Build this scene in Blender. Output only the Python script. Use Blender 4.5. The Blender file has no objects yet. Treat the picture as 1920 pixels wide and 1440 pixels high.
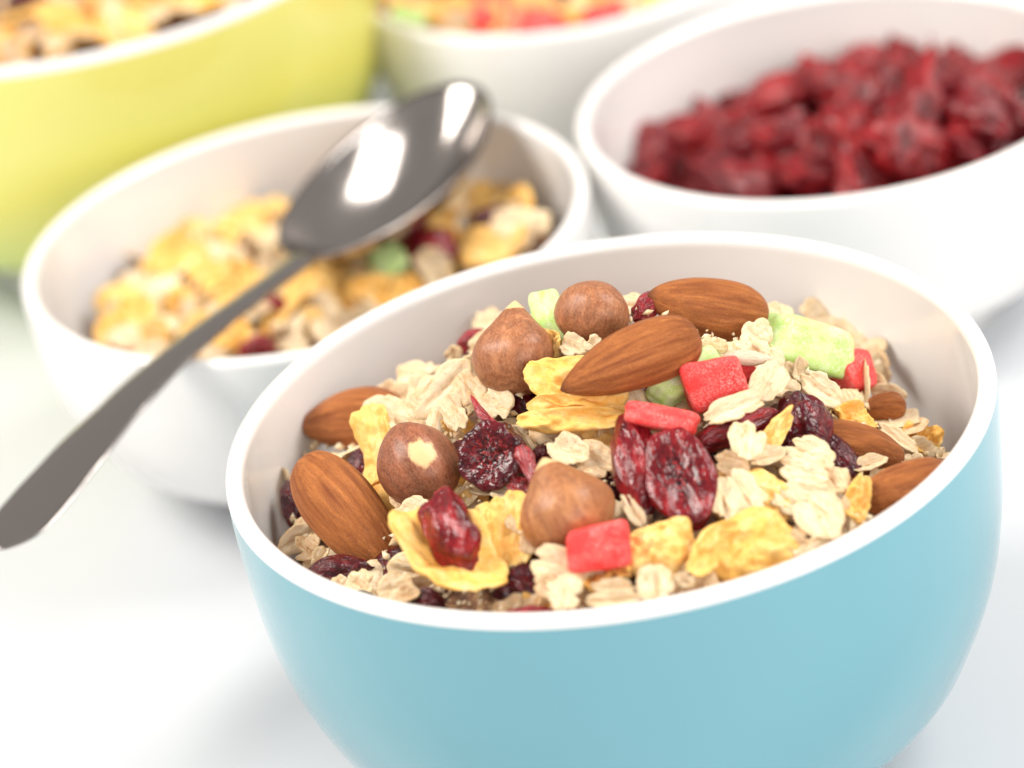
import bpy, bmesh, math, random
from mathutils import Vector, Matrix, noise

S = 0.01                      # all sizes below are written in centimetres
scene = bpy.context.scene
COL = scene.collection
PI = math.pi
rnd = random.Random(11)

# ------------------------------------------------------------------ camera
ELEV, ROLL, DIST, FPX = math.radians(27.76), math.radians(-10.49), 54.79, 6000.0
TGT = Vector((-1.47, 1.36, 7.0))
F = Vector((0, math.cos(ELEV), -math.sin(ELEV)))
_r, _u = Vector((1, 0, 0)), Vector((0, math.sin(ELEV), math.cos(ELEV)))
RT = math.cos(ROLL) * _r + math.sin(ROLL) * _u
UP = -math.sin(ROLL) * _r + math.cos(ROLL) * _u
EYE = TGT - F * DIST
cam = bpy.data.objects.new('camera', bpy.data.cameras.new('camera'))
COL.objects.link(cam)
cam.matrix_world = Matrix(((RT.x, UP.x, -F.x, EYE.x * S), (RT.y, UP.y, -F.y, EYE.y * S),
                           (RT.z, UP.z, -F.z, EYE.z * S), (0, 0, 0, 1)))
cam.data.sensor_width = 36.0
cam.data.lens = FPX / 1920 * 36
cam.data.clip_start, cam.data.clip_end = 0.02, 60
cam.data.dof.use_dof = True
cam.data.dof.focus_distance = 0.530
cam.data.dof.aperture_fstop = 9.6
scene.camera = cam

# ------------------------------------------------------------------ light
world = bpy.data.worlds.new('World')
scene.world = world
world.use_nodes = True
bg = world.node_tree.nodes['Background']
bg.inputs['Color'].default_value = (0.82, 0.775, 0.735, 1)
bg.inputs['Strength'].default_value = 0.44


def softbox(name, loc, aim, sx, sy, power, col=(1, 1, 1)):
    l = bpy.data.lights.new(name, 'AREA')
    l.shape, l.size, l.size_y, l.energy, l.color = 'RECTANGLE', sx * S, sy * S, power, col
    o = bpy.data.objects.new(name, l)
    COL.objects.link(o)
    o.location = Vector(loc) * S
    o.rotation_euler = (Vector(aim) - Vector(loc)).to_track_quat('-Z', 'Y').to_euler()
    return o


softbox('key_softbox', (-60, 8, 72), (0, 4, 5), 50, 40, 8.4, (1.0, 0.945, 0.87))
softbox('right_softbox', (70, 16, 92), (0, 6, 4), 62, 54, 9.4, (1.0, 0.965, 0.92))
softbox('front_fill', (40, -98, 50), (0, 8, 4), 130, 70, 10.0, (1.0, 0.97, 0.93))
scene.view_settings.view_transform = 'Standard'
scene.view_settings.look = 'None'
scene.view_settings.exposure = 0.27
scene.view_settings.gamma = 1.0
scene.cycles.max_bounces = 10
scene.cycles.diffuse_bounces = 6
scene.cycles.use_denoising = True


# ------------------------------------------------------------------ materials
class G:
    """a small node-graph writer"""
    def __init__(s, name):
        s.m = bpy.data.materials.new(name)
        s.m.use_nodes = True
        s.nt = s.m.node_tree
        s.p = s.nt.nodes['Principled BSDF']
        tc = s.nt.nodes.new('ShaderNodeTexCoord')
        oi = s.nt.nodes.new('ShaderNodeObjectInfo')
        s.rand = oi.outputs['Random']
        mul = s.nt.nodes.new('ShaderNodeVectorMath'); mul.operation = 'SCALE'
        mul.inputs[0].default_value = (37.0, 61.0, 23.0)
        s.nt.links.new(s.rand, mul.inputs['Scale'])
        add = s.nt.nodes.new('ShaderNodeVectorMath')
        s.nt.links.new(tc.outputs['Object'], add.inputs[0])
        s.nt.links.new(mul.outputs[0], add.inputs[1])
        s.co, s.raw = add.outputs[0], tc.outputs['Object']

    def link(s, a, b): s.nt.links.new(a, b)

    def set(s, **k):
        for n, v in k.items():
            i = s.p.inputs[n.replace('_', ' ')]
            if hasattr(v, 'links'): s.link(v, i)
            elif isinstance(v, tuple) and i.type == 'RGBA': i.default_value = (*v, 1)
            else: i.default_value = v
        return s

    def noise(s, scale, stretch=(1, 1, 1), detail=4, rough=.55, dist=0.0, raw=False):
        mp = s.nt.nodes.new('ShaderNodeMapping'); mp.inputs['Scale'].default_value = stretch
        s.link(s.raw if raw else s.co, mp.inputs['Vector'])
        n = s.nt.nodes.new('ShaderNodeTexNoise')
        n.inputs['Scale'].default_value, n.inputs['Detail'].default_value = scale, detail
        n.inputs['Roughness'].default_value, n.inputs['Distortion'].default_value = rough, dist
        s.link(mp.outputs[0], n.inputs['Vector'])
        return n.outputs['Fac']

    def ramp(s, f, stops):
        n = s.nt.nodes.new('ShaderNodeValToRGB')
        e = n.color_ramp.elements
        while len(e) < len(stops): e.new(0.5)
        for i, (p, c) in enumerate(stops):
            e[i].position = p
            e[i].color = (*c, 1) if isinstance(c, tuple) else (c, c, c, 1)
        s.link(f, n.inputs[0])
        return n.outputs[0]

    def mix(s, f, a, b, mode='MIX'):
        n = s.nt.nodes.new('ShaderNodeMix'); n.data_type = 'RGBA'; n.blend_type = mode
        for i, v in ((0, f), (6, a), (7, b)):
            if hasattr(v, 'links'): s.link(v, n.inputs[i])
            elif isinstance(v, tuple): n.inputs[i].default_value = (*v, 1)
            else: n.inputs[i].default_value = v
        return n.outputs[2]

    def attr(s, name):
        n = s.nt.nodes.new('ShaderNodeAttribute'); n.attribute_name = name
        return n.outputs['Fac']

    def math(s, op, a, b=0.0):
        n = s.nt.nodes.new('ShaderNodeMath'); n.operation = op
        for i, v in enumerate((a, b)):
            if hasattr(v, 'links'): s.link(v, n.inputs[i])
            else: n.inputs[i].default_value = v
        return n.outputs[0]

    def bump(s, h, strength, dist):
        n = s.nt.nodes.new('ShaderNodeBump')
        n.inputs['Strength'].default_value, n.inputs['Distance'].default_value = strength, dist * S
        s.link(h, n.inputs['Height'])
        s.link(n.outputs[0], s.p.inputs['Normal'])
        return s


def m_almond():
    g = G('almond_skin')
    st = g.noise(2.5, (.5, 3.2, 3.2), 4, .6, .6)
    c = g.ramp(st, [(.28, (.22, .046, .009)), (.46, (.38, .094, .016)), (.58, (.48, .135, .025)), (.76, (.66, .24, .058))])
    fine = g.noise(26, (1, 1.6, 1.6), 3, .7)
    c = g.mix(.22, c, g.ramp(fine, [(.35, (.15, .04, .012)), (.65, (.80, .44, .20))]))
    c = g.mix(.16, c, g.ramp(g.rand, [(0, (.25, .07, .02)), (1, (.75, .32, .09))]))
    c = g.mix(g.math('MULTIPLY', g.attr('groove'), .5), c, (.185, .040, .010))  # darker skin pigment in the grooves, also painting in their occlusion
    tip = g.attr('tip')
    c = g.mix(tip, c, (.09, .03, .015))
    g.set(Base_Color=c, Roughness=.42, Specular_IOR_Level=.22, Subsurface_Weight=.06, Subsurface_Scale=.12 * S)
    return g.bump(g.mix(.55, st, fine), .9, .06).m


def m_hazel(name, dark, mid, light, peel):
    g = G(name)
    v = g.noise(1.5, (.55, 1.9, 1.9), 5, .52, 1.6)
    c = g.ramp(v, [(.24, dark), (.5, mid), (.74, light)])
    fine = g.noise(12, (1, 1.6, 1.6), 5, .75)
    c = g.mix(.26, c, g.ramp(fine, [(.35, dark), (.7, (.85, .52, .30))]))
    if peel:
        pm = g.attr('peel')
        n = g.math('ADD', pm, g.math('MULTIPLY', g.math('SUBTRACT', g.noise(5, detail=5), .5), .55))
        c = g.mix(g.ramp(n, [(.44, 0.0), (.58, 1.0)]), c, (.76, .50, .25))
    g.set(Base_Color=c, Roughness=.40, Specular_IOR_Level=.38, Subsurface_Weight=.06, Subsurface_Scale=.12 * S)
    return g.bump(g.mix(.2, v, fine), .35, .04).m


def m_corn():
    g = G('cornflake_crust')
    n = g.noise(2.0, detail=5, rough=.6)
    c = g.ramp(n, [(.30, (.84, .34, .025)), (.44, (.90, .50, .09)), (.57, (.93, .64, .22)), (.72, (.94, .79, .45))])
    f = g.noise(16, detail=4, rough=.7)
    c = g.mix(.25, c, g.ramp(f, [(.38, (.76, .36, .05)), (.62, (.95, .80, .52))]))
    c = g.mix(.28, c, g.ramp(g.rand, [(0, (.94, .74, .34)), (.5, (.91, .55, .12)), (1, (.87, .41, .035))]))
    c = g.mix(g.ramp(g.noise(4.5, detail=3), [(.64, 0.0), (.72, .6)]), c, (.70, .26, .03))
    c = g.mix(g.math('MULTIPLY', g.attr('edge'), g.ramp(g.noise(1.1), [(.45, 0.0), (.65, .55)])), c, (.80, .36, .05))
    g.set(Base_Color=c, Roughness=.5, Specular_IOR_Level=.35, Subsurface_Weight=.2, Subsurface_Radius=(1.0, .6, .2), Subsurface_Scale=.12 * S)
    return g.bump(g.mix(.45, n, f), .5, .05).m


def m_oat(name, pale, mid, bran):
    g = G(name)
    n = g.noise(2.6, (.6, 2.2, 1.6), 6, .62, .7)
    c = g.ramp(n, [(.28, bran), (.39, mid), (.52, pale), (.8, (.90, .80, .63))])
    e = g.attr('edge')
    c = g.mix(g.math('MULTIPLY', e, .5), c, mid)
    c = g.mix(g.math('MULTIPLY', g.rand, .5), c, g.mix(n, mid, pale))
    fl = g.noise(7, (.6, 1.6, 1), 3, .6)
    c = g.mix(g.ramp(fl, [(.62, 0.0), (.68, .75)]), c, bran)
    f = g.noise(19, detail=4, rough=.7)
    c = g.mix(.16, c, g.ramp(f, [(.38, bran), (.6, (.92, .83, .68))]))
    g.set(Base_Color=c, Roughness=.62, Subsurface_Weight=.22, Subsurface_Radius=(1.0, .6, .25), Subsurface_Scale=.10 * S)
    return g.bump(g.mix(.4, n, f), .8, .05).m


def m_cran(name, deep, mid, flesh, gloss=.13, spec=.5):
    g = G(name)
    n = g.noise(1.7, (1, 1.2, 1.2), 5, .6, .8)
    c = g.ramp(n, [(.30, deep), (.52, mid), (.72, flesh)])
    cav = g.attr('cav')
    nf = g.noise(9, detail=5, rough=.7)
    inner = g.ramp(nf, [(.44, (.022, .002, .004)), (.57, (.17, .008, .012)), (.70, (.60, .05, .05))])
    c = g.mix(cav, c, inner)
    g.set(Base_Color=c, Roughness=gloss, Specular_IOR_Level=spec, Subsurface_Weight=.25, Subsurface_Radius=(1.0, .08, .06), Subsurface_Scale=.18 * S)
    f = g.noise(2.4, (.9, 1.2, 1.2), 3, .5, .8)
    return g.bump(f, .7, .10).m


def m_candy(name, body, deep, sugar):
    g = G(name)
    n = g.noise(1.6, detail=4)
    c = g.ramp(n, [(.35, deep), (.62, body)])
    f = g.noise(17, detail=4, rough=.7)
    f2 = g.noise(1.3, detail=3)
    k = g.math('MULTIPLY', g.ramp(f, [(.50, 0.0), (.60, 1.0)]), g.ramp(f2, [(.38, .08), (.64, .85)]))
    c = g.mix(k, c, sugar)
    g.set(Base_Color=c, Roughness=.42, Subsurface_Weight=.25, Subsurface_Radius=(1.0, .5, .4) if 'red' in name else (.6, 1.0, .5),
          Subsurface_Scale=.18 * S)
    return g.bump(f, .7, .04).m


def m_ceramic(name, col, rough=.16, coat=.3):
    g = G(name)
    n = g.noise(.35, detail=3)
    c = g.mix(.05, col, g.ramp(n, [(.3, tuple(x * .9 for x in col)), (.7, tuple(min(1, x * 1.06) for x in col))]))
    g.set(Base_Color=c, Roughness=rough, Coat_Weight=coat, Coat_Roughness=.06)
    return g.bump(g.noise(.5, detail=2), .06, .05).m


M = {}
M['almond'] = m_almond()
M['hazel'] = m_hazel('hazelnut_skin', (.15, .040, .014), (.30, .094, .034), (.50, .20, .085), True)
M['hazel_dark'] = m_hazel('hazelnut_dark_skin', (.10, .020, .009), (.21, .045, .017), (.34, .095, .04), True)
M['hazel_light'] = m_hazel('hazelnut_caramel_skin', (.18, .052, .015), (.33, .110, .034), (.50, .22, .08), True)
M['corn'] = m_corn()
M['oat'] = m_oat('oat_flake_surface', (.92, .78, .55), (.78, .53, .25), (.44, .18, .05))
M['oat_toast'] = m_oat('toasted_oat_surface', (.88, .68, .42), (.70, .42, .18), (.36, .15, .05))
M['cran'] = m_cran('cranberry_skin', (.055, .003, .006), (.18, .007, .012), (.38, .018, .022))
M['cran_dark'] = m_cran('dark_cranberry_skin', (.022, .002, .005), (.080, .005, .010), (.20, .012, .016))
M['cran_red'] = m_cran('red_cranberry_skin', (.09, .006, .010), (.27, .016, .022), (.50, .05, .05))
M['red'] = m_candy('red_candied_fruit', (.95, .055, .050), (.90, .018, .020), (.98, .55, .50))
M['green'] = m_candy('green_candied_fruit', (.74, .95, .42), (.54, .86, .16), (.96, .99, .92))
M['seed'] = m_oat('sunflower_kernel', (.82, .70, .54), (.66, .47, .30), (.50, .30, .16))
g = G('pumpkin_seed_skin')
g.set(Base_Color=g.ramp(g.noise(7, detail=4), [(.35, (.03, .035, .022)), (.6, (.13, .15, .09)), (.75, (.40, .42, .30))]), Roughness=.5)
M['pumpkin'] = g.m
M['white'] = m_ceramic('white_glaze', (.81, .795, .78))
M['blue'] = m_ceramic('sky_blue_glaze', (.145, .36, .43), .14)
g = G('lime_yellow_glaze')
sep = g.nt.nodes.new('ShaderNodeSeparateXYZ')
g.link(g.raw, sep.inputs[0])
zz = g.math('ADD', g.math('MULTIPLY', sep.outputs['Z'], .14), g.math('MULTIPLY', g.noise(.16, detail=2), .5))
g.set(Base_Color=g.ramp(zz, [(.45, (.48, .62, .16)), (.85, (.70, .65, .12)), (1.0, (.70, .67, .18))]), Roughness=.2, Coat_Weight=.3, Coat_Roughness=.06)
M['lime'] = g.m
M['cran_pile'] = m_cran('cranberry_pile_skin', (.055, .003, .006), (.24, .008, .012), (.48, .024, .026), .20, .32)
g = G('steel')
g.set(Base_Color=(.44, .405, .385), Metallic=1.0, Roughness=g.ramp(g.noise(1.2, detail=3), [(.3, .13), (.7, .19)]))
g.bump(g.noise(6, (1, 9, 1), 3), .03, .02)
M['steel'] = g.m
g = G('white_table_surface')
g.set(Base_Color=g.ramp(g.noise(.05, detail=3), [(.3, (.585, .61, .645)), (.7, (.60, .62, .65))]), Roughness=.35)
M['table'] = g.m
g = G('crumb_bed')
g.set(Base_Color=g.ramp(g.noise(2.2, detail=6, rough=.7), [(.36, (.06, .022, .012)), (.54, (.22, .10, .045)), (.70, (.60, .40, .20))]), Roughness=.75)  # bran brown, darkened so gaps between pieces read as deep shade
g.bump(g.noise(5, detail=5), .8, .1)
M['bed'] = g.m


# ------------------------------------------------------------------ mesh helpers
def new_obj(name, me, mat=None, parent=None, label=None, cat=None, group=None, kind=None):
    o = bpy.data.objects.new(name, me)
    COL.objects.link(o)
    if mat is not None and len(me.materials) == 0:
        me.materials.append(mat)
    if parent is not None: o.parent = parent
    else: o.scale = (S, S, S)
    if label: o['label'] = label
    if cat: o['category'] = cat
    if group: o['group'] = group
    if kind: o['kind'] = kind
    return o


def empty(name, loc, label, cat, group=None):
    o = new_obj(name, None, None, None, label, cat, group)
    o.location = Vector(loc) * S
    o.empty_display_size = .01
    return o


def mesh(name, vs, fs, attrs=None):
    me = bpy.data.meshes.new(name)
    me.from_pydata([tuple(v) for v in vs], [], fs)
    for k, vals in (attrs or {}).items():
        a = me.attributes.new(k, 'FLOAT', 'POINT')
        a.data.foreach_set('value', vals)
    me.polygons.foreach_set('use_smooth', [True] * len(me.polygons))
    me.update()
    return me


def grid_faces(nu, nv, wrap_v=True, off=0, flip=False):
    fs = []
    for i in range(nu - 1):
        for j in range(nv if wrap_v else nv - 1):
            k = (j + 1) % nv
            q = (off + i * nv + j, off + i * nv + k, off + (i + 1) * nv + k, off + (i + 1) * nv + j)
            fs.append(q[::-1] if flip else q)
    return fs


def nz(x, y, z): return noise.noise(Vector((x, y, z)))


def sstep(a, b, x):
    t = max(0.0, min(1.0, (x - a) / (b - a)))
    return t * t * (3 - 2 * t)


def lathe(name, prof, nseg=160):
    vs, n = [], len(prof)
    for r, z in prof:
        for j in range(nseg):
            a = 2 * PI * j / nseg
            vs.append((r * math.cos(a), r * math.sin(a), z))
    return mesh(name, vs, grid_faces(n, nseg))


def spun(name, fn, nt=44, na=48, attr=None):
    """closed body about X: fn(t, ang) -> (x, y, z); t 0..1 from -X to +X"""
    vs, at = [], {k: [] for k in (attr or {})}
    for i in range(nt + 1):
        t = 0.5 - 0.5 * math.cos(PI * (0.004 + 0.992 * i / nt))
        for j in range(na):
            a = 2 * PI * j / na
            vs.append(fn(t, a))
            for k, f in (attr or {}).items(): at[k].append(f(t, a))
    fs = grid_faces(nt + 1, na)
    fs.append(tuple(range(na))[::-1])
    fs.append(tuple(nt * na + j for j in range(na)))
    return mesh(name, vs, [f[::-1] for f in fs], at)


def almond_mesh(seed):
    s = seed * 7.3
    e1, e2 = .66 + .07 * math.sin(seed * 1.9), .44 + .05 * math.cos(seed * 2.7)
    pk = ((e1 / (e1 + e2)) ** e1) * ((e2 / (e1 + e2)) ** e2)
    bend = .05 * math.sin(seed * 2.1)
    def fn(t, a):
        r = (t ** e1) * ((1 - t) ** e2) / pk
        x = 2 * t - 1
        ca, sa = math.cos(a), math.sin(a)
        rid = 1 - abs(nz(ca * 2.5 + s + .3 * nz(x * 2, s, 0), sa * 2.5, x * .5 + s)) * 2.6
        rid2 = nz(ca * 8 + s, sa * 8, x * 1.1)
        k = r * (1 + .034 * rid + .026 * rid2 + .05 * nz(ca + s, sa, x * 1.2))
        return (x, k * ca + bend * (1 - x * x) * 2, k * sa * (1 + .05 * ca))
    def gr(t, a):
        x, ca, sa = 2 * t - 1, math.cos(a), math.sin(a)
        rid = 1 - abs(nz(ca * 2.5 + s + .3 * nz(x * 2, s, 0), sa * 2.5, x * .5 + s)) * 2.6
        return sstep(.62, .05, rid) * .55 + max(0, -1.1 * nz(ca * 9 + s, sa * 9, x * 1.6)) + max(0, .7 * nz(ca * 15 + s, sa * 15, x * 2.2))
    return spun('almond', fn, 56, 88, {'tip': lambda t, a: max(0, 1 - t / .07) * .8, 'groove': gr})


def hazel_mesh(seed, px=0.0, pa=0.0, pr=0.0, point=.10):
    """px, pa: where along and around the nut a piece of skin is missing; pr its radius"""
    s = seed * 5.1
    pd = Vector((px, math.sqrt(max(0, 1 - px * px)) * math.cos(pa), math.sqrt(max(0, 1 - px * px)) * math.sin(pa)))
    def fn(t, a):
        x = 2 * t - 1
        if x > 0: r = max(0, 1 - x ** 2.3) ** .5
        else: r = max(0, 1 - (-x) ** (1.9 - point * 1.2)) ** (.5 + point * 1.1)
        x2 = x - (point * 1.1 * ((-.6 - x) / .4) ** 2 if x < -.6 else 0)
        ca, sa = math.cos(a), math.sin(a)
        k = r * (1 + .045 * math.cos(3 * a + s) + .10 * nz(ca * .9 + s, sa * .9, x) + .014 * nz(ca * 4 + s, sa * 4, x * 1.2))
        return (x2, k * ca, k * sa)
    def peel(t, a):
        x = 2 * t - 1
        q = Vector((x, math.sqrt(max(0, 1 - x * x)) * math.cos(a), math.sqrt(max(0, 1 - x * x)) * math.sin(a)))
        v = max(0.0, 1 - (q - pd).length / pr * .5) if pr > 0 else 0
        return max(v, .95 * sstep(.085, .02, t) if point > .12 else .8 * sstep(.03, .0, t))
    return spun('hazelnut', fn, 44, 56, {'peel': peel})


def cran_mesh(seed, cav=0.0, fold=.16, sharp=0.0, nt=44, na=52):
    """dried cranberry: wrinkled body; cav > 0 opens a hollow at +Z with raised lips"""
    s = seed * 3.7
    def base(t, a):
        x = 2 * t - 1
        r = math.sqrt(max(0, 1 - x * x))
        ca, sa = math.cos(a), math.sin(a)
        return x, r * ca, r * sa
    def dent(z, y): return sstep(.55, .92, z) if cav > 0 else 0.0
    def fn(t, a):
        x, y, z = base(t, a)
        w = nz(x * 1.2 + s, y * 1.5, z * 1.5) * fold * 1.3 + (1 - 2.4 * abs(nz(x * 1.1 + s, y * 1.5 + s + .6 * nz(x * 2, y, s), z * 1.5))) * fold * .75
        w += .02 * nz(x * 4 + s, y * 5, z * 5)
        k = 1 + w - sharp * abs(y) * .3
        if cav > 0:
            d = sstep(.48, .84, z + .16 * nz(x * 2 + s, y * 2, 0))
            lip = math.exp(-((z - .50) / .16) ** 2)
            k *= 1 - cav * d + .10 * lip
            k += d * .16 * nz(x * 5, y * 5 + s, z * 5)
        return (x * k, y * k * (1 - sharp * .4 * (x + 1) / 2), z * k)
    def cv(t, a):
        x, y, z = base(t, a)
        return sstep(.50, .80, z + .16 * nz(x * 2 + s, y * 2, 0)) if cav > 0 else 0.0
    return spun('dried_cranberry', fn, nt, na, {'cav': cv})


def flake_mesh(name, seed, curl=(.3, .2, .1), rough=.14, blister=.14, th=.07, nr=13, ns=44, groove=0.0, crack=0.0, el=1.0, wave=0.0, sq=1.0):
    """thin irregular flake in [-1, 1]: two faces and a crisp edge"""
    s = seed * 4.9
    nrm = []
    top, bot, edge = [], [], []
    for i in range(nr + 1):
        rr = (i / nr) ** .8
        for j in range(ns):
            a = 2 * PI * j / ns
            ca, sa = math.cos(a), math.sin(a)
            b = 1 + rough * nz(ca * 1.3 + s, sa * 1.3, s) * 1.6 + rough * .55 * nz(ca * 4 + s, sa * 4, s + 3) + rough * .22 * nz(ca * 9 + s, sa * 9, 1)
            if crack > 0:
                b -= crack * max(0, nz(ca * 2.2, sa * 2.2 + s, s + 9) * 1.7 - .25)
            x = rr * b * math.copysign(abs(ca) ** sq, ca) * (.55 + .45 * sq)
            y = rr * b * math.copysign(abs(sa) ** sq, sa) * (.55 + .45 * sq)
            z = curl[0] * x * x + curl[1] * y * y + curl[2] * x * y
            z += blister * nz(x * 1.7 + s, y * 1.7 * el, s) + blister * .5 * nz(x * 4 + s, y * 4 * el, 2)
            if wave: z += wave * .7 * rr * rr * math.sin(a * 3 + s + 2 * nz(ca, sa, s)) + wave * .9 * (abs(nz(x * 2.2, y * 2.2 * el + s, 5)) - .2) + wave * .35 * nz(x * 7, y * 7 * el, s)
            if groove: z -= groove * math.exp(-(y / .16) ** 2) * (1 - .5 * x * x)
            thk = th * math.sqrt(max(.02, 1 - rr ** 7)) * (1 + .5 * nz(x * 3 + s, y * 3 * el, 7))
            top.append((x, y, z + thk)); bot.append((x, y, z - thk)); edge.append(rr ** 3)
    n = (nr + 1) * ns
    fs = grid_faces(nr + 1, ns, True, 0, True) + grid_faces(nr + 1, ns, True, n)
    fs += [(nr * ns + j, nr * ns + (j + 1) % ns, n + nr * ns + (j + 1) % ns, n + nr * ns + j)[::-1] for j in range(ns)]
    fs.append(tuple(range(ns))); fs.append(tuple(n + j for j in range(ns))[::-1])
    return mesh(name, top + bot, [f[::-1] for f in fs], {'edge': edge + edge})


def candy_mesh(seed, n=14, rough=.035, warp=.22, rnd_k=6.5):
    """sugared cube with eight corners of its own, soft edges"""
    r = random.Random(seed)
    cn = {(i, j, k): Vector((i, j, k)) + Vector([r.uniform(-warp, warp) for _ in range(3)]) for i in (-1, 1) for j in (-1, 1) for k in (-1, 1)}
    bm = bmesh.new()
    bmesh.ops.create_cube(bm, size=2)
    bmesh.ops.subdivide_edges(bm, edges=bm.edges[:], cuts=n, use_grid_fill=True)
    for v in bm.verts:
        p = v.co.copy()
        l = (abs(p.x) ** rnd_k + abs(p.y) ** rnd_k + abs(p.z) ** rnd_k) ** (1 / rnd_k)
        p = p / l
        q = Vector()
        for (i, j, k), c in cn.items():
            q += c * ((1 + i * p.x) * (1 + j * p.y) * (1 + k * p.z) / 8)
        q += q.normalized() * (rough * nz(q.x * 2.2 + seed, q.y * 2.2, q.z * 2.2) * 1.4 + rough * .6 * nz(q.x * 7 + seed, q.y * 7, q.z * 7))
        v.co = q
    me = bpy.data.meshes.new('candied_fruit')
    bm.to_mesh(me); bm.free()
    me.polygons.foreach_set('use_smooth', [True] * len(me.polygons))
    return me


def strip_mesh(seed, bend=.25, width=.12):
    """shrivelled strip of skin along X, tapering to +X"""
    s = seed * 2.3
    vs, nt, na = [], 26, 12
    for i in range(nt + 1):
        t = i / nt
        x = 2 * t - 1
        w = (1 - t) ** .6 * (.5 + .5 * sstep(0, .12, t)) + .06
        cy, cz = bend * (1 - x * x) + .06 * nz(x * 2 + s, 0, 0), .12 * nz(x * 1.7, s, 0)
        for j in range(na):
            a = 2 * PI * j / na
            k = w * (1 + .3 * nz(math.cos(a) * 2 + s, math.sin(a) * 2, x * 3))
            vs.append((x, cy + k * math.cos(a) * .8, cz + k * math.sin(a) * .5))
    fs = grid_faces(nt + 1, na)
    fs.append(tuple(range(na))[::-1]); fs.append(tuple(nt * na + j for j in range(na)))
    return mesh('strip', vs, [f[::-1] for f in fs], {'cav': [0.0] * len(vs)})


# ------------------------------------------------------------------ from the picture to the place
def ray(u, v): return F + RT * ((u - 960) / FPX) + UP * ((720 - v) / FPX)


class Heap:
    """the surface of the food in one bowl: height over (x, y), and where a line of sight meets it"""
    def __init__(s, c, r, h): s.c, s.r, s.h = Vector(c), r, h

    def z(s, x, y): return s.h(x - s.c.x, y - s.c.y)

    def hit(s, u, v):
        d = ray(u, v)
        d0 = (s.c + Vector((0, 0, 6)) - EYE).dot(F) - s.r - 4
        best, bt, prev = 1e9, d0, None
        t = d0
        while t < d0 + 2 * s.r + 8:
            p = EYE + d * t
            q = math.hypot(p.x - s.c.x, p.y - s.c.y)
            if q < s.r * 1.03:
                g = p.z - s.z(p.x, p.y)
                if g < 0: return t
                if g < best: best, bt = g, t
            t += .04
        return bt

    def normal(s, p):
        e = .15
        return Vector((s.z(p.x - e, p.y) - s.z(p.x + e, p.y), s.z(p.x, p.y - e) - s.z(p.x, p.y + e), 2 * e)).normalized()


TAKEN = []


def frame(heap, a, b, w, th, lift=0.0, m=.5, k=.6, roll=0.0, flat=False, depth=None, keep=True):
    """matrix of a piece whose long axis is seen from pixel a to pixel b and whose width is seen as w pixels"""
    mu, mv = (a[0] + b[0]) / 2, (a[1] + b[1]) / 2
    t = (depth if depth is not None else heap.hit(mu, mv)) - lift
    p = EYE + ray(mu, mv) * t
    ppc = FPX / t
    dx, dy = (b[0] - a[0]) / ppc, -(b[1] - a[1]) / ppc
    if keep: TAKEN.append((mu, mv, math.dist(a, b) / 2, w / 2, math.atan2(b[1] - a[1], b[0] - a[0])))
    L = math.hypot(dx, dy)
    d2 = (RT * dx + UP * dy).normalized()
    n = heap.normal(p) if heap else Vector((0, 0, 1))
    s = max(-1.0, min(1.0, -d2.dot(n) / min(-.15, F.dot(n)))) * k
    ax = (d2 + F * s).normalized()
    L *= math.sqrt(1 + s * s)
    N = (n * (1 - m) - F * m)
    N = (N - ax * N.dot(ax)).normalized()
    if roll: N = Matrix.Rotation(math.radians(roll), 3, ax) @ N
    Y = N.cross(ax)
    W = w / ppc
    if flat: W /= max(.38, abs(N.dot(F)))
    sc = (L / 2, W / 2, th)
    mt = Matrix.Identity(4)
    for c, (vec, q) in enumerate(zip((ax, Y, N), sc)):
        for r in range(3): mt[r][c] = vec[r] * q * S
    for r in range(3): mt[r][3] = p[r] * S
    return mt


def put(name, me, mat, mt, label, cat, group=None):
    o = new_obj(name, me, mat, None, label, cat, group)
    o.matrix_world = mt
    return o


# ------------------------------------------------------------------ the table
tab = mesh('table', [(-150, -70, 0), (170, -70, 0), (170, 190, 0), (-150, 190, 0)], [(0, 1, 2, 3)])
new_obj('table', tab, M['table'], kind='structure')


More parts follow.
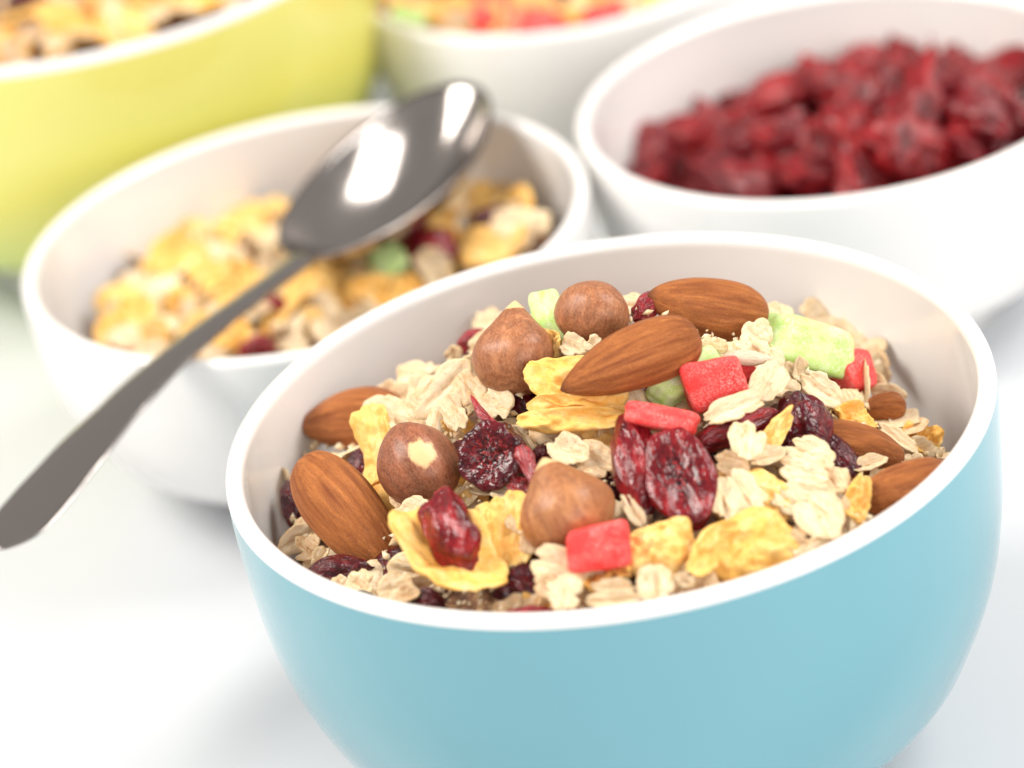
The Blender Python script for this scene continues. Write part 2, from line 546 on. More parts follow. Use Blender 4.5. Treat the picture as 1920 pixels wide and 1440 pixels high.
# ------------------------------------------------------------------ bowls
def bowl(loc, R, H, glaze, label, cat='bowl', group=None, t=.32, belly=None, foot=.57):
    o = empty('ceramic_bowl', loc, label, cat, group)
    fr = R * foot
    belly = belly or [(.0, fr / R), (.035, fr / R + .02), (.10, .715), (.20, .832), (.32, .897), (.46, .950), (.62, .981), (.78, .995), (.90, 1.0), (.972, 1.0)]
    out = [(R * r, .45 + (H - .45) * z) for z, r in belly]
    # smooth the outside with a Catmull-Rom pass
    sm = []
    for i in range(len(out) - 1):
        p0, p1, p2, p3 = out[max(0, i - 1)], out[i], out[i + 1], out[min(len(out) - 1, i + 2)]
        for q in range(6):
            u = q / 6
            sm.append(tuple(.5 * (2 * p1[c] + (p2[c] - p0[c]) * u + (2 * p0[c] - 5 * p1[c] + 4 * p2[c] - p3[c]) * u * u + (3 * p1[c] - p0[c] - 3 * p2[c] + p3[c]) * u ** 3) for c in (0, 1)))
    sm.append(out[-1])
    zt = out[-1][1]
    rc = t / 2
    rim = [(R - rc + rc * math.cos(x), zt + (H - zt) * math.sin(x)) for x in [PI * q / 12 for q in range(13)]]
    inner = [(max(.02, r - t), z + .05) for r, z in reversed(sm) if z + .05 < zt]
    inner.append((.02, inner[-1][1] - .02))
    inner[-2:-2] = []
    # outside coat, rim, lining and foot are the bowl's parts; they meet on shared rings
    new_obj('outer_glaze', lathe('outer_glaze', sm), glaze, o)
    new_obj('rim', lathe('rim', [sm[-1]] + rim[1:] + [inner[0]]), M['white'], o)
    new_obj('lining', lathe('lining', inner), M['white'], o)
    fo = [(.02, .30), (fr - .5, .30), (fr - .42, .02), (fr - .32, .0), (fr - .08, .0), (fr, .05), (fr, .45)]
    new_obj('foot_ring', lathe('foot_ring', fo), M['white'], o)
    return o


WG = 'small white bowls behind the blue bowl'
bowl((0, 0, 0), 6.5, 7.0, M['blue'], 'sky blue bowl with white rim heaped with nutty muesli')
bowl((-5.11, 13.49, 0), 5.97, 5.2, M['white'], 'white bowl of cornflake muesli with a spoon laid across it', group=WG)
bowl((6.45, 15.55, 0), 5.6, 5.15, M['white'], 'white bowl filled with dark red dried cranberries', group=WG)
bowl((1.62, 26.9, 0), 5.1, 5.0, M['white'], 'white bowl at the back, beside the lime bowl, holding candied fruit muesli', group=WG)
bowl((-9.9, 27.0, 0), 7.2, 7.3, M['lime'], 'large lime yellow bowl with white rim at the back')


# heaps -------------------------------------------------------------
def gauss(x, y, cx, cy, sx, sy): return math.exp(-((x - cx) / sx) ** 2 / 2 - ((y - cy) / sy) ** 2 / 2)


def h_blue(x, y): return 5.95 + 2.3 * gauss(x, y, .4, 1.2, 2.5, 2.2) + .40 * gauss(x, y, -.3, -3.5, 3.0, 1.8) - .9 * sstep(2.6, 5.5, x) * sstep(-4, 0, y) - .5 * sstep(-3, -6, x)
def h_spoon(x, y): return 3.35 + .35 * gauss(x, y, -1.5, -1, 3, 3) + 1.0 * sstep(3.0, 4.8, x) * sstep(3, 1, y)
def h_cran(x, y): return 3.1 + 1.4 * gauss(x, y, 1.4, -.3, 2.2, 2.2) + .6 * nz(x * .75 + 3, y * .75, 2) - .9 * sstep(-.8, -4.2, x)
def h_green(x, y): return 6.4 + .9 * gauss(x, y, 0, 0, 4, 4)
def h_w3(x, y): return 4.2 + 1.0 * gauss(x, y, 0, 0, 3, 3)


HB = Heap((0, 0, 0), 6.05, h_blue)
HS = Heap((-5.11, 13.49, 0), 5.15, h_spoon)
HC = Heap((6.45, 15.55, 0), 4.7, h_cran)
HG = Heap((-9.9, 27.0, 0), 6.75, h_green)
HW = Heap((1.62, 26.9, 0), 4.6, h_w3)


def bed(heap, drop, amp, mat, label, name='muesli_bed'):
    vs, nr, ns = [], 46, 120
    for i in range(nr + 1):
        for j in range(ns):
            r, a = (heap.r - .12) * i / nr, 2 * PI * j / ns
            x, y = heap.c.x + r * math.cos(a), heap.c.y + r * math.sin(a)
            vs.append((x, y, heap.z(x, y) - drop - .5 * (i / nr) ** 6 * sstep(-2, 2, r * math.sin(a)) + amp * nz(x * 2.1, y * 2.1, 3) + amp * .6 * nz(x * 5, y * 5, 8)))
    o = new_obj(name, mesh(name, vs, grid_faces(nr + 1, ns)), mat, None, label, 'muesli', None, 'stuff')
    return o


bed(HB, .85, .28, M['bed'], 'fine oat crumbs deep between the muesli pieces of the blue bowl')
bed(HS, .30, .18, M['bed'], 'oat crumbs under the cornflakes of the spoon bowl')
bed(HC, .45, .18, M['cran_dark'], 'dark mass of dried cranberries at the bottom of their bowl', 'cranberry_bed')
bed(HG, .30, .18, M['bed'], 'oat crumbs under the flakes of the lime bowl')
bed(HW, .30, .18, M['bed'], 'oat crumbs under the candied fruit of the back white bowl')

# ------------------------------------------------------------------ the spoon
def spoon():
    E0, N0, T0 = EYE + ray(-8, 1030) * 56.7, EYE + ray(566, 486) * 65.2, EYE + ray(868, 166) * 70.0
    o = empty('spoon', (-7.6, 8.2, 5.3), 'stainless steel spoon laid across the white cornflake bowl', 'spoon')
    org = Vector((-7.6, 8.2, 5.3))
    axh = (N0 - E0).normalized(); axb = (T0 - N0).normalized()
    side = axb.cross(Vector((0, 0, 1))).normalized()          # to the spoon's right, seen from the handle
    side = Matrix.Rotation(math.radians(0), 3, axb) @ side
    # handle: loft of flattened rounded sections
    ctrl = [(0, .64, .07), (.06, .66, .075), (.14, .66, .08), (.24, .61, .09), (.40, .48, .10), (.60, .37, .12), (.78, .30, .14), (.90, .28, .15), (1.0, .33, .15)]
    def cv(t, c):
        for p, q in zip(ctrl, ctrl[1:]):
            if p[0] <= t <= q[0]:
                u = (t - p[0]) / (q[0] - p[0]); u = u * u * (3 - 2 * u)
                return p[c] + (q[c] - p[c]) * u
        return ctrl[-1][c]
    vs, nt, na = [], 150, 28
    for i in range(nt + 1):
        t = (i / nt) ** 2 * .5 + (i / nt) * .5 if i > 40 else (i / 40) ** 2 * ((40 / nt) ** 2 * .5 + 40 / nt * .5)
        p = E0.lerp(N0, t) + Vector((0, 0, .42 * math.sin(PI * t) ** 1.3))
        w, h = cv(t, 1), cv(t, 2)
        tipk = math.sqrt(max(.0004, 1 - max(0, 1 - t / .11) ** 2.4))
        w, h = w * tipk, h * (.35 + .65 * tipk)
        for j in range(na):
            a = 2 * PI * j / na
            c, s_ = math.cos(a), math.sin(a)
            c2 = math.copysign(abs(c) ** .9, c); s2 = math.copysign(abs(s_) ** .95, s_)
            vs.append(p + side * (w * c2) + Vector((0, 0, 1)) * (h * s2) - org)
    fs = grid_faces(nt + 1, na); fs.append(tuple(range(na))[::-1]); fs.append(tuple(nt * na + j for j in range(na)))
    new_obj('handle', mesh('handle', vs, [f[::-1] for f in fs]), M['steel'], o)
    # bowl: egg-shaped dish, two faces
    Lb = (T0 - N0).length
    up = side.cross(axb).normalized()
    if up.z < 0: up = -up
    nr, ns = 26, 96
    top, bot = [], []
    def pt(rr, a):
        ca, sa = math.cos(a), math.sin(a)
        x = .5 + .5 * rr * ca                                   # 0 at the neck, 1 at the tip
        w = 1.72 * (1 + .10 * ca)                          # wider towards the neck third
        y = rr * sa * w * (1 - .05 * ca)
        z = -1.25 * (1 - rr ** 2.2) - .05
        z += .16 * (ca ** 2) * rr ** 4
        return N0 + axb * (x * Lb * 1.02 - .05) + side * y + up * z
    for i in range(nr + 1):
        for j in range(ns):
            a = 2 * PI * j / ns
            rr = i / nr
            p = pt(rr, a) - org
            top.append(p + up * .0); bot.append(p - up * .11 * (1 if rr < 1 else .6))
    n = (nr + 1) * ns
    fs = grid_faces(nr + 1, ns, True, 0) + grid_faces(nr + 1, ns, True, n, True)
    fs += [(nr * ns + j, nr * ns + (j + 1) % ns, n + nr * ns + (j + 1) % ns, n + nr * ns + j) for j in range(ns)]
    new_obj('spoon_bowl', mesh('spoon_bowl', top + bot, fs), M['steel'], o)


spoon()

# ------------------------------------------------------------------ the pieces one can point at in the blue bowl
NB = 'of the blue bowl'


def almond(seed, a, b, w, lift, label, th=.46, **k):
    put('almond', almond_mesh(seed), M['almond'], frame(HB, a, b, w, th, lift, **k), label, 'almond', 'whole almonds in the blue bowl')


def hazel(seed, a, b, w, lift, label, mat='hazel', px=0, pa=0, pr=0, point=.10, th=None, **k):
    k.setdefault('k', .2)
    put('hazelnut', hazel_mesh(seed, px, pa, pr, point), M[mat], frame(HB, a, b, w, th or w / 220, lift, **k), label, 'hazelnut', 'hazelnuts in the blue bowl')


def cran(seed, a, b, w, lift, label, mat='cran', th=.35, cav=0, fold=.16, sharp=0, heap=None, group='dried cranberries in the blue bowl', **k):
    return put('dried_cranberry', cran_mesh(seed, cav, fold, sharp), M[mat], frame(heap or HB, a, b, w, th, lift, **k), label, 'dried cranberry', group)


def candy(seed, a, b, w, lift, label, col='red', th=.35, warp=.22, heap=None, group=None, **k):
    g_ = group or ('red' if col == 'red' else 'green') + ' candied fruit pieces in the blue bowl'
    put('candied_fruit', candy_mesh(seed, warp=warp), M[col], frame(heap or HB, a, b, w, th, lift, **k), label, 'candied fruit', g_)


def corn(seed, a, b, w, lift, label, th=.55, curl=(.35, .15, .1), rough=.075, blister=.20, thick=.11, wave=.26, heap=None, group='cornflakes in the blue bowl', **k):
    k.setdefault('flat', True)
    put('cornflake', flake_mesh('cornflake', seed, curl, rough, blister, thick, 20, 72, wave=wave, el=min(1, 1.5 * w / math.dist(a, b)), sq=.92), M['corn'], frame(heap or HB, a, b, w, th, lift, **k), label, 'cornflake', group)


def oat(seed, a, b, w, lift, label, th=.30, mat='oat', curl=(.15, .25, .0), rough=.13, crack=.4, blister=.12, thick=.11, groove=.18, **k):
    k.setdefault('flat', True)
    put('oat_flake', flake_mesh('oat_flake', seed, curl, rough, blister, thick, 10, 40, groove, crack), M[mat], frame(HB, a, b, w, th, lift, **k), label, 'oat flake', 'oat flakes one can point at in the blue bowl')


# almonds (a is the pointed end)
almond(1, (1050, 732), (1312, 628), 128, .95, 'almond on top of the heap, tip above the stacked cornflakes', roll=-8)
almond(2, (1212, 556), (1442, 590), 116, .25, 'almond at the back of the heap behind the topmost almond', roll=12)
almond(3, (752, 1078), (562, 862), 140, .75, 'big almond standing steeply against the near wall beside the bowl rim', roll=-15, k=.35)
almond(4, (556, 800), (762, 784), 122, .15, 'dark tipped almond leaning on the bowl wall under an oat flake', roll=5)
almond(5, (1606, 936), (1800, 902), 118, .35, 'almond half hidden behind the rim near the lime flakes', roll=10)
almond(6, (1700, 862), (1520, 820), 92, .05, 'orange brown almond wedged between a dark cranberry and oat sticks', roll=0)
almond(7, (1610, 770), (1690, 775), 60, -.25, 'small brown almond end in the shade of the red candied cube', roll=0)

# hazelnuts (a is the pointed tip)
hazel(1, (966, 584), (968, 744), 160, .55, 'pointed hazelnut with its tip up above the pale flakes', point=.24, roll=20)
hazel(2, (1132, 532), (1094, 648), 144, .15, 'round hazelnut at the back between green candied fruit and almond', point=.04)
hazel(3, (742, 802), (832, 946), 150, .70, 'reddish hazelnut with a bare cream patch in its skin', 'hazel_dark', px=-.05, pa=1.25, pr=.34, point=.05, roll=0)
hazel(4, (1026, 876), (1096, 1034), 184, .95, 'smooth caramel hazelnut in front with a pale tip', 'hazel_light', point=.20, th=.66, roll=-10)

# cranberries
cran(1, (868, 852), (982, 862), 128, .60, 'open cranberry cup showing seedy red flesh beside the patched hazelnut', 'cran_dark', .42, cav=.60, fold=.12, m=.85)
cran(2, (818, 934), (876, 1066), 108, 1.25, 'glossy cranberry wedge lying on the curled cornflake', 'cran', .42, fold=.20, sharp=.3, roll=15)
cran(3, (1180, 782), (1206, 962), 86, .62, 'long smooth cranberry half pressed against the seedy open one', 'cran', .36, fold=.08, roll=-20)
cran(4, (1246, 812), (1306, 984), 132, .80, 'plump open cranberry with a dark seedy hollow in the middle of the heap', 'cran', .38, cav=.62, fold=.09, m=.95)
cran(5, (1300, 832), (1462, 776), 62, .45, 'flat glossy cranberry under the creamy split flake', 'cran', .26, fold=.08)
cran(6, (1492, 742), (1520, 852), 100, .45, 'dark cranberry with sharp folds beside the oval oat flake', 'cran_dark', .36, fold=.22)
cran(7, (1545, 818), (1602, 892), 58, .30, 'thin purple cranberry skin draped beside the orange brown almond', 'cran_dark', .18, fold=.12)
cran(8, (858, 652), (922, 632), 46, .05, 'small wrinkled cranberry tucked behind the pointed hazelnut', 'cran_red', .22)
cran(9, (1188, 598), (1240, 552), 44, -.10, 'sliver of red cranberry between round hazelnut and back almond', 'cran_red', .2)
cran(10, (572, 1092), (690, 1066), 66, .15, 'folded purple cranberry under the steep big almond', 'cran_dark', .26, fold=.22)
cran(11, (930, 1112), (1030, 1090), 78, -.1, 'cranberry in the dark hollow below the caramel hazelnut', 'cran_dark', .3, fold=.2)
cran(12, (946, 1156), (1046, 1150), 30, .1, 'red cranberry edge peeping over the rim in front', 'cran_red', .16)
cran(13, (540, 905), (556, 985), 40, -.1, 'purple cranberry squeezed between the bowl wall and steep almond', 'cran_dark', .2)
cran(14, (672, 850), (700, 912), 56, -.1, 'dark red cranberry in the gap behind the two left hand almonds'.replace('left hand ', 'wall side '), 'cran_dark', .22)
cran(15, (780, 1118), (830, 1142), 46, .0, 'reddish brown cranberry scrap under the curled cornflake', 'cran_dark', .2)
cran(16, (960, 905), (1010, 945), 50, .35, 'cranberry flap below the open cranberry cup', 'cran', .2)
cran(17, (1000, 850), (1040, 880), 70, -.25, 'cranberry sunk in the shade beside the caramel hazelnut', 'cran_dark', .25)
for sd, a, b, w, lift, lab in ((1, (975, 855), (882, 742), 34, .95, 'thin red cranberry peel pointing up from the open cranberry cup'),
                               (2, (975, 838), (1012, 948), 34, .75, 'narrow cranberry peel hanging down beside the open cranberry cup')):
    put('cranberry_peel', strip_mesh(sd), M['cran_red'], frame(HB, a, b, w * 1.3, .13, lift), lab, 'cranberry peel', 'cranberry peels in the blue bowl')

# candied fruit
candy(21, (1176, 772), (1304, 796), 46, .95, 'flat red candied slab just below the topmost almond', th=.30, warp=.14, m=.2, roll=24)
candy(22, (1276, 732), (1390, 712), 84, .70, 'frosted red candied cube beside the green sliver', th=.34, warp=.34, m=.55, roll=25)
candy(23, (1068, 1032), (1184, 1010), 92, .95, 'frosted red candied cube touching the caramel hazelnut', th=.38, warp=.36, m=.5, roll=30)
candy(24, (1564, 704), (1624, 700), 86, .15, 'red candied cube at the far edge beside the big green piece', th=.3)
candy(25, (1372, 712), (1412, 694), 40, .25, 'scrap of red candied fruit behind the creamy flake', th=.18)
candy(31, (1444, 626), (1580, 664), 80, .45, 'big pale green candied piece near the back of the heap', 'green', th=.38, warp=.42, roll=20)
candy(32, (1232, 742), (1350, 660), 52, .35, 'bright green candied sliver under the topmost almond', 'green', th=.22, warp=.3)
candy(33, (1022, 556), (1050, 652), 64, -.05, 'pale green candied piece behind the round hazelnut', 'green', th=.25, warp=.3)

# cornflakes
corn(1, (980, 700), (1180, 742), 96, .50, 'cornflake right under the tip of the topmost almond', curl=(.2, .2, .2), roll=-12)
corn(2, (956, 792), (1182, 782), 50, .55, 'wide cornflake lowest in the stack above the pale nut chip', curl=(-.3, .1, .1), roll=20)
corn(12, (980, 760), (1180, 764), 52, .50, 'middle cornflake of the stack below the topmost almond', curl=(-.25, .2, .0), roll=14)
corn(3, (740, 992), (928, 1128), 108, .80, 'long curled cornflake lying along the near wall', curl=(.40, .75, .1), roll=-38, th=.62, rough=.12, blister=.16, wave=.24, m=.6)
corn(4, (906, 922), (912, 1070), 84, .80, 'chunky yellow cornflake beside the glossy cranberry wedge', curl=(-.5, -.7, .1), thick=.18, m=.75, blister=.18, wave=.24)
corn(5, (1166, 1044), (1312, 1004), 122, .80, 'folded yellow cornflake beside the near red cube', curl=(-.45, -.5, .5), th=.6, blister=.24, wave=.34, rough=.09, m=.6)
corn(6, (1324, 1052), (1500, 992), 138, .45, 'broad pale cornflake close to the near rim', curl=(-.3, -.45, .2), m=.6, blister=.20, wave=.30, th=.45)
corn(7, (712, 768), (722, 924), 64, .40, 'upright cornflake strip between wall almond and patched hazelnut', curl=(.4, .3, .2), roll=25)
corn(8, (1276, 1070), (1372, 978), 50, .55, 'curled orange cornflake edge behind the folded one', curl=(.5, .3, 0), roll=40)
corn(9, (1682, 822), (1762, 832), 62, -.1, 'amber cornflake in shade against the far wall of the bowl')
corn(10, (1590, 992), (1612, 896), 42, .35, 'yellow cornflake sliver beside the rim almond', roll=30)
corn(11, (1548, 772), (1640, 800), 48, .1, 'small yellow cornflake below the far red cube')
corn(13, (964, 932), (962, 1078), 84, .35, 'orange cornflake in shade behind the chunky yellow one', curl=(.3, .4, 0))
corn(14, (1414, 868), (1478, 772), 34, .75, 'pointed pale cornflake sliver standing beside the oval oat', curl=(.3, .1, 0), roll=20)
corn(15, (1330, 905), (1480, 960), 120, .40, 'pale cornflake under the crumbly white oat', curl=(.1, -.3, .2), m=.6)
corn(16, (1150, 1000), (1180, 1090), 40, .5, 'narrow cornflake edge against the near red cube', roll=30)
corn(17, (990, 660), (1060, 640), 50, .2, 'cornflake scrap between pointed hazelnut and round hazelnut')

# oat flakes and clusters
O = [
 ((676, 764), (764, 800), 62, .55, 'oat flake lying over the dark tipped almond', 0, {}),
 ((752, 752), (812, 800), 60, .35, 'oat flake just above the patched hazelnut', 0, {}),
 ((786, 778), (880, 680), 78, .55, 'large whitish oat flake raised at the wall side of the heap', 0, {'roll': 20}),
 ((862, 700), (905, 760), 60, .25, 'toasted oat flake below the pointed hazelnut', 1, {}),
 ((836, 740), (876, 802), 42, .55, 'upright oat sliver beside the thin red peel', 0, {'roll': 30}),
 ((902, 742), (962, 776), 52, .2, 'shaded oat flake behind the thin red peel', 0, {}),
 ((890, 612), (950, 598), 44, .0, 'pale oat flake behind the pointed hazelnut', 0, {}),
 ((1398, 792), (1402, 866), 54, 1.0, 'oval oat flake standing upright in front of the flat cranberry', 0, {'m': .8}),
 ((1406, 866), (1474, 846), 32, .85, 'slim oat flake at the foot of the upright oval one', 0, {}),
 ((1340, 862), (1404, 884), 42, .6, 'oat flake under the flat glossy cranberry', 1, {}),
 ((1474, 838), (1566, 868), 52, .75, 'top oat flake of the cluster below the folded cranberry', 0, {}),
 ((1462, 872), (1556, 896), 62, .7, 'crumbly oat flake in the middle of the cluster below the folded cranberry', 0, {'crack': .5}),
 ((1480, 908), (1552, 930), 46, .6, 'oat flake at the bottom of the cluster below the folded cranberry', 0, {}),
 ((1540, 878), (1580, 930), 50, .55, 'toasted oat flake edging the cluster near the rim almond', 1, {}),
 ((1510, 932), (1566, 1004), 74, .65, 'large smooth oat flake with brown centre near the near rim', 0, {'m': .7}),
 ((1452, 920), (1512, 962), 50, .5, 'oat flake leaning on the broad pale cornflake', 0, {}),
 ((1500, 704), (1576, 758), 50, .55, 'long oval oat flake under the big green piece', 0, {'m': .65}),
 ((1438, 712), (1500, 742), 44, .4, 'oat flake between creamy flake and folded cranberry', 0, {}),
 ((1366, 640), (1402, 690), 56, .5, 'oat flake in front of the back almond', 0, {}),
 ((1396, 612), (1440, 650), 54, .45, 'oat flake against the big green piece', 0, {}),
 ((1402, 648), (1462, 700), 56, .55, 'grooved oat flake beside the big green piece', 0, {'groove': .25}),
 ((1318, 786), (1438, 742), 46, .95, 'creamy split oat flake draped over the flat cranberry', 0, {'curl': (-.4, .2, .1)}),
 ((1412, 752), (1466, 684), 54, .75, 'creamy oat flake rising behind the flat cranberry', 0, {}),
 ((1302, 650), (1364, 668), 44, .5, 'curled oat flake beside the topmost almond', 0, {'curl': (.6, .6, 0)}),
 ((1500, 600), (1566, 588), 52, .05, 'speckled oat flake behind the big green piece', 0, {}),
 ((1572, 602), (1616, 650), 56, .0, 'speckled oat flake beyond the far red cube', 0, {}),
 ((1600, 640), (1648, 676), 56, -.1, 'oat flake at the far shoulder of the heap', 0, {}),
 ((992, 1046), (1108, 1076), 62, .65, 'broad toasted oat flake below the caramel hazelnut', 0, {'roll': 14}),
 ((1056, 1082), (1060, 1148), 56, .65, 'tongue shaped oat flake hanging below the broad toasted one', 0, {'m': .75}),
 ((1010, 1084), (1050, 1120), 40, .45, 'small oat flake under the broad toasted one', 1, {}),
 ((1096, 1130), (1204, 1122), 32, .45, 'long pale oat flake lying at the near rim', 0, {}),
 ((1110, 1104), (1198, 1100), 28, .42, 'long oat flake lying behind the pale one at the near rim', 0, {}),
 ((1226, 1064), (1236, 1132), 62, .55, 'split oat flake standing at the near rim', 0, {'groove': .35, 'm': .8}),
 ((1268, 1078), (1300, 1100), 30, .35, 'oat chip beside the split oat at the near rim', 0, {}),
 ((1356, 902), (1364, 986), 46, .70, 'pale oat flake touching the plump open cranberry', 0, {'m': .75}),
 ((1368, 890), (1424, 972), 62, .75, 'crumbly white oat flake on the pale cornflake', 0, {'crack': .5}),
 ((1034, 830), (1104, 862), 52, .35, 'pale nut coloured flake chip under the stack of cornflakes', 0, {'curl': (.3, .3, 0)}),
 ((1080, 850), (1152, 880), 70, .2, 'tan oat flake between caramel hazelnut and long cranberry', 1, {}),
 ((1172, 930), (1206, 990), 28, .45, 'narrow oat flake below the long cranberry', 0, {}),
 ((630, 1082), (646, 1116), 30, .3, 'small upright oat flake at the near rim under the big almond', 0, {}),
 ((654, 1084), (698, 1112), 50, .3, 'pale oat flake beside the pumpkin seed', 0, {}),
 ((708, 1112), (776, 1092), 54, .3, 'oat flake under the steep almond tip', 0, {}),
 ((740, 1120), (790, 1112), 26, .45, 'toasted oat sliver below the steep almond tip', 1, {}),
 ((560, 1020), (604, 1046), 44, .1, 'curled oat flake in the wall corner under the big almond', 1, {'curl': (.5, .5, 0)}),
 ((588, 1062), (616, 1028), 22, .3, 'thin oat sliver beside the folded purple cranberry', 0, {}),
 ((744, 950), (800, 988), 64, .45, 'whitish oat flake above the curled cornflake', 0, {}),
 ((740, 920), (780, 950), 40, .35, 'toasted oat flake below the patched hazelnut', 1, {}),
 ((962, 960), (990, 1000), 44, .5, 'oat flake at the wall side of the caramel hazelnut', 0, {}),
 ((990, 1000), (1010, 1036), 46, .4, 'shaded oat flake under the caramel hazelnut', 1, {}),
 ((1648, 798), (1722, 852), 24, .35, 'thin oat stick beyond the orange brown almond', 0, {}),
 ((1596, 882), (1664, 860), 22, .4, 'thin oat stick above the rim almond', 0, {}),
 ((1572, 838), (1630, 800), 34, .3, 'pale shaded oat sliver beside the folded cranberry', 0, {}),
 ((1684, 862), (1736, 872), 26, .2, 'oat chip behind the rim almond', 0, {}),
 ((1756, 862), (1776, 846), 24, .1, 'oat chip touching the far side of the rim', 0, {}),
 ((1562, 950), (1590, 960), 40, .4, 'toasted oat chip beside the large smooth oat flake', 1, {}),
 ((1470, 1010), (1524, 1030), 40, .2, 'toasted oat flake at the near rim beyond the broad cornflake', 1, {}),
 ((1100, 636), (1130, 660), 34, .3, 'oat chip between round hazelnut and topmost almond', 0, {}),
 ((1050, 640), (1100, 660), 40, .2, 'oat flake below the round hazelnut', 0, {}),
]
for i, (a, b, w, lift, lab, toast, kw) in enumerate(O):
    oat(i + 1, a, b, w * 1.08, lift, lab, mat='oat_toast' if toast else 'oat', **kw)
put('sunflower_seed', spun('sunflower_seed', lambda t, a: (2 * t - 1, math.sin(PI * t ** .8) ** .8 * math.cos(a), math.sin(PI * t ** .8) ** .8 * math.sin(a) * (1 + .1 * math.cos(3 * a))), 24, 24, {'edge': lambda t, a: 0.0}),
    M['seed'], frame(HB, (1354, 668), (1462, 676), 30, .12, .85), 'pale sunflower kernel lying across the oat flakes in front of the back almond', 'seed')
put('pumpkin_seed', spun('pumpkin_seed', lambda t, a: (2 * t - 1, math.sin(PI * t ** .8) ** .7 * math.cos(a), math.sin(PI * t ** .8) ** .8 * math.sin(a)), 24, 24),
    M['pumpkin'], frame(HB, (662, 1112), (722, 1136), 26, .1, .25), 'dark green speckled pumpkin seed at the near rim', 'seed')

# ------------------------------------------------------------------ loose filling
OATS = [flake_mesh('oat_flake', 100 + i, (rnd.uniform(-.2, .35), rnd.uniform(-.1, .4), rnd.uniform(-.2, .2)), .14, .13, .11, 7, 30, .18, rnd.uniform(.1, .5)) for i in range(14)]
CRANS_D = [cran_mesh(330 + i, 0, .20, 0, 26, 32) for i in range(5)]
OATS_T = [m_.copy() for m_ in OATS[:6]]
CORNS = [flake_mesh('cornflake', 200 + i, (rnd.uniform(-.45, .5), rnd.uniform(-.3, .5), rnd.uniform(-.3, .4)),   .10, .20, .15, 12, 40, wave=.25, el=.75, sq=.95) for i in range(9)]
CRANS = [cran_mesh(300 + i, .4 if i % 3 == 0 else 0, .24, 0, 28, 36) for i in range(12)]
for i, m_ in enumerate(CRANS): m_.materials.append(M[('cran_pile', 'cran', 'cran_pile', 'cran_red')[i % 4]])
CANDS = [candy_mesh(400 + i, 6, warp=.25) for i in range(5)]


def inside(poly, x, y):
    c = False
    for (x0, y0), (x1, y1) in zip(poly, poly[1:] + poly[:1]):
        if (y0 > y) != (y1 > y) and x < (x1 - x0) * (y - y0) / (y1 - y0) + x0: c = not c
    return c


def covered(u, v, q, s=1.12):
    c, n = math.cos(q[4]), math.sin(q[4])
    x, y = (u - q[0]) * c + (v - q[1]) * n, (v - q[1]) * c - (u - q[0]) * n
    return (x / q[2]) ** 2 + (y / q[3]) ** 2 < s * s


def scatter(heap, poly, n, meshes, mat, size, aspect, th, lift, name, label, cat, group, gap=.6, flat=True, avoid=(), m=.45):
    """n loose pieces over the part of a heap that can be seen, none too near another of its layer"""
    xs, ys = [p[0] for p in poly], [p[1] for p in poly]
    done, tries = [], 0
    while len(done) < n and tries < n * 60:
        tries += 1
        u, v = rnd.uniform(min(xs), max(xs)), rnd.uniform(min(ys), max(ys))
        if not inside(poly, u, v): continue
        if lift[1] > -.2 and heap is HB and any(covered(u, v, q) for q in TAKEN): continue
        t = heap.hit(u, v)
        L = rnd.uniform(*size)
        px = L * FPX / t
        if any((u - a) ** 2 + ((v - b) * 1.4) ** 2 < (gap * (px + c) / 2) ** 2 for a, b, c in done): continue
        done.append((u, v, px))
        an = rnd.uniform(0, PI)
        dx, dy = math.cos(an) * px / 2, math.sin(an) * px / 2 * .8
        me = rnd.choice(meshes)
        mt = frame(heap, (u - dx, v - dy), (u + dx, v + dy), px * rnd.uniform(*aspect), th * rnd.uniform(.8, 1.25), rnd.uniform(*lift), m=m, roll=rnd.gauss(0, 34), flat=flat, k=rnd.uniform(-.2, 1.0), keep=False)
        put(name, me, mat, mt, label, cat, group)


PB = [(532, 930), (560, 830), (700, 745), (860, 655), (1000, 600), (1230, 560), (1440, 575), (1640, 650), (1690, 790), (1760, 850), (1600, 1010), (1450, 1075), (1300, 1118), (1000, 1156), (800, 1132), (640, 1096), (550, 1020)]
G1 = 'loose oat flakes filling the blue bowl'
L1 = 'small rolled oat flake in the loose filling under the nuts ' + NB
scatter(HB, PB, 96, OATS, M['oat'], (.6, 1.15), (.42, .66), .30, (-.60, -.25), 'oat_flake', L1, 'oat flake', G1, .55)
scatter(HB, PB, 46, OATS, M['oat'], (.45, 1.05), (.38, .66), .28, (-.15, .25), 'oat_flake', L1, 'oat flake', G1, .62)
scatter(HB, PB, 40, OATS_T, M['oat_toast'], (.35, .85), (.45, .75), .25, (-.45, .1), 'oat_flake', L1, 'oat flake', G1, .8)
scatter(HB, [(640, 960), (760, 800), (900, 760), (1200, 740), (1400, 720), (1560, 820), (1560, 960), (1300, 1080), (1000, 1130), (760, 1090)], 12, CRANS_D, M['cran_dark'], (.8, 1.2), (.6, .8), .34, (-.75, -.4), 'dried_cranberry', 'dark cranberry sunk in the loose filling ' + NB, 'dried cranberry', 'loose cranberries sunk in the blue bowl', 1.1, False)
scatter(HB, [(560, 960), (700, 800), (900, 700), (1250, 680), (1500, 720), (1690, 800), (1750, 850), (1600, 1000), (1300, 1110), (1000, 1150), (640, 1090)], 18, CORNS, M['corn'], (.7, 1.2), (.6, .9), .45, (-.35, .0), 'cornflake', 'small cornflake piece in the loose filling under the nuts ' + NB, 'cornflake', 'loose cornflake pieces filling the blue bowl', 1.0)


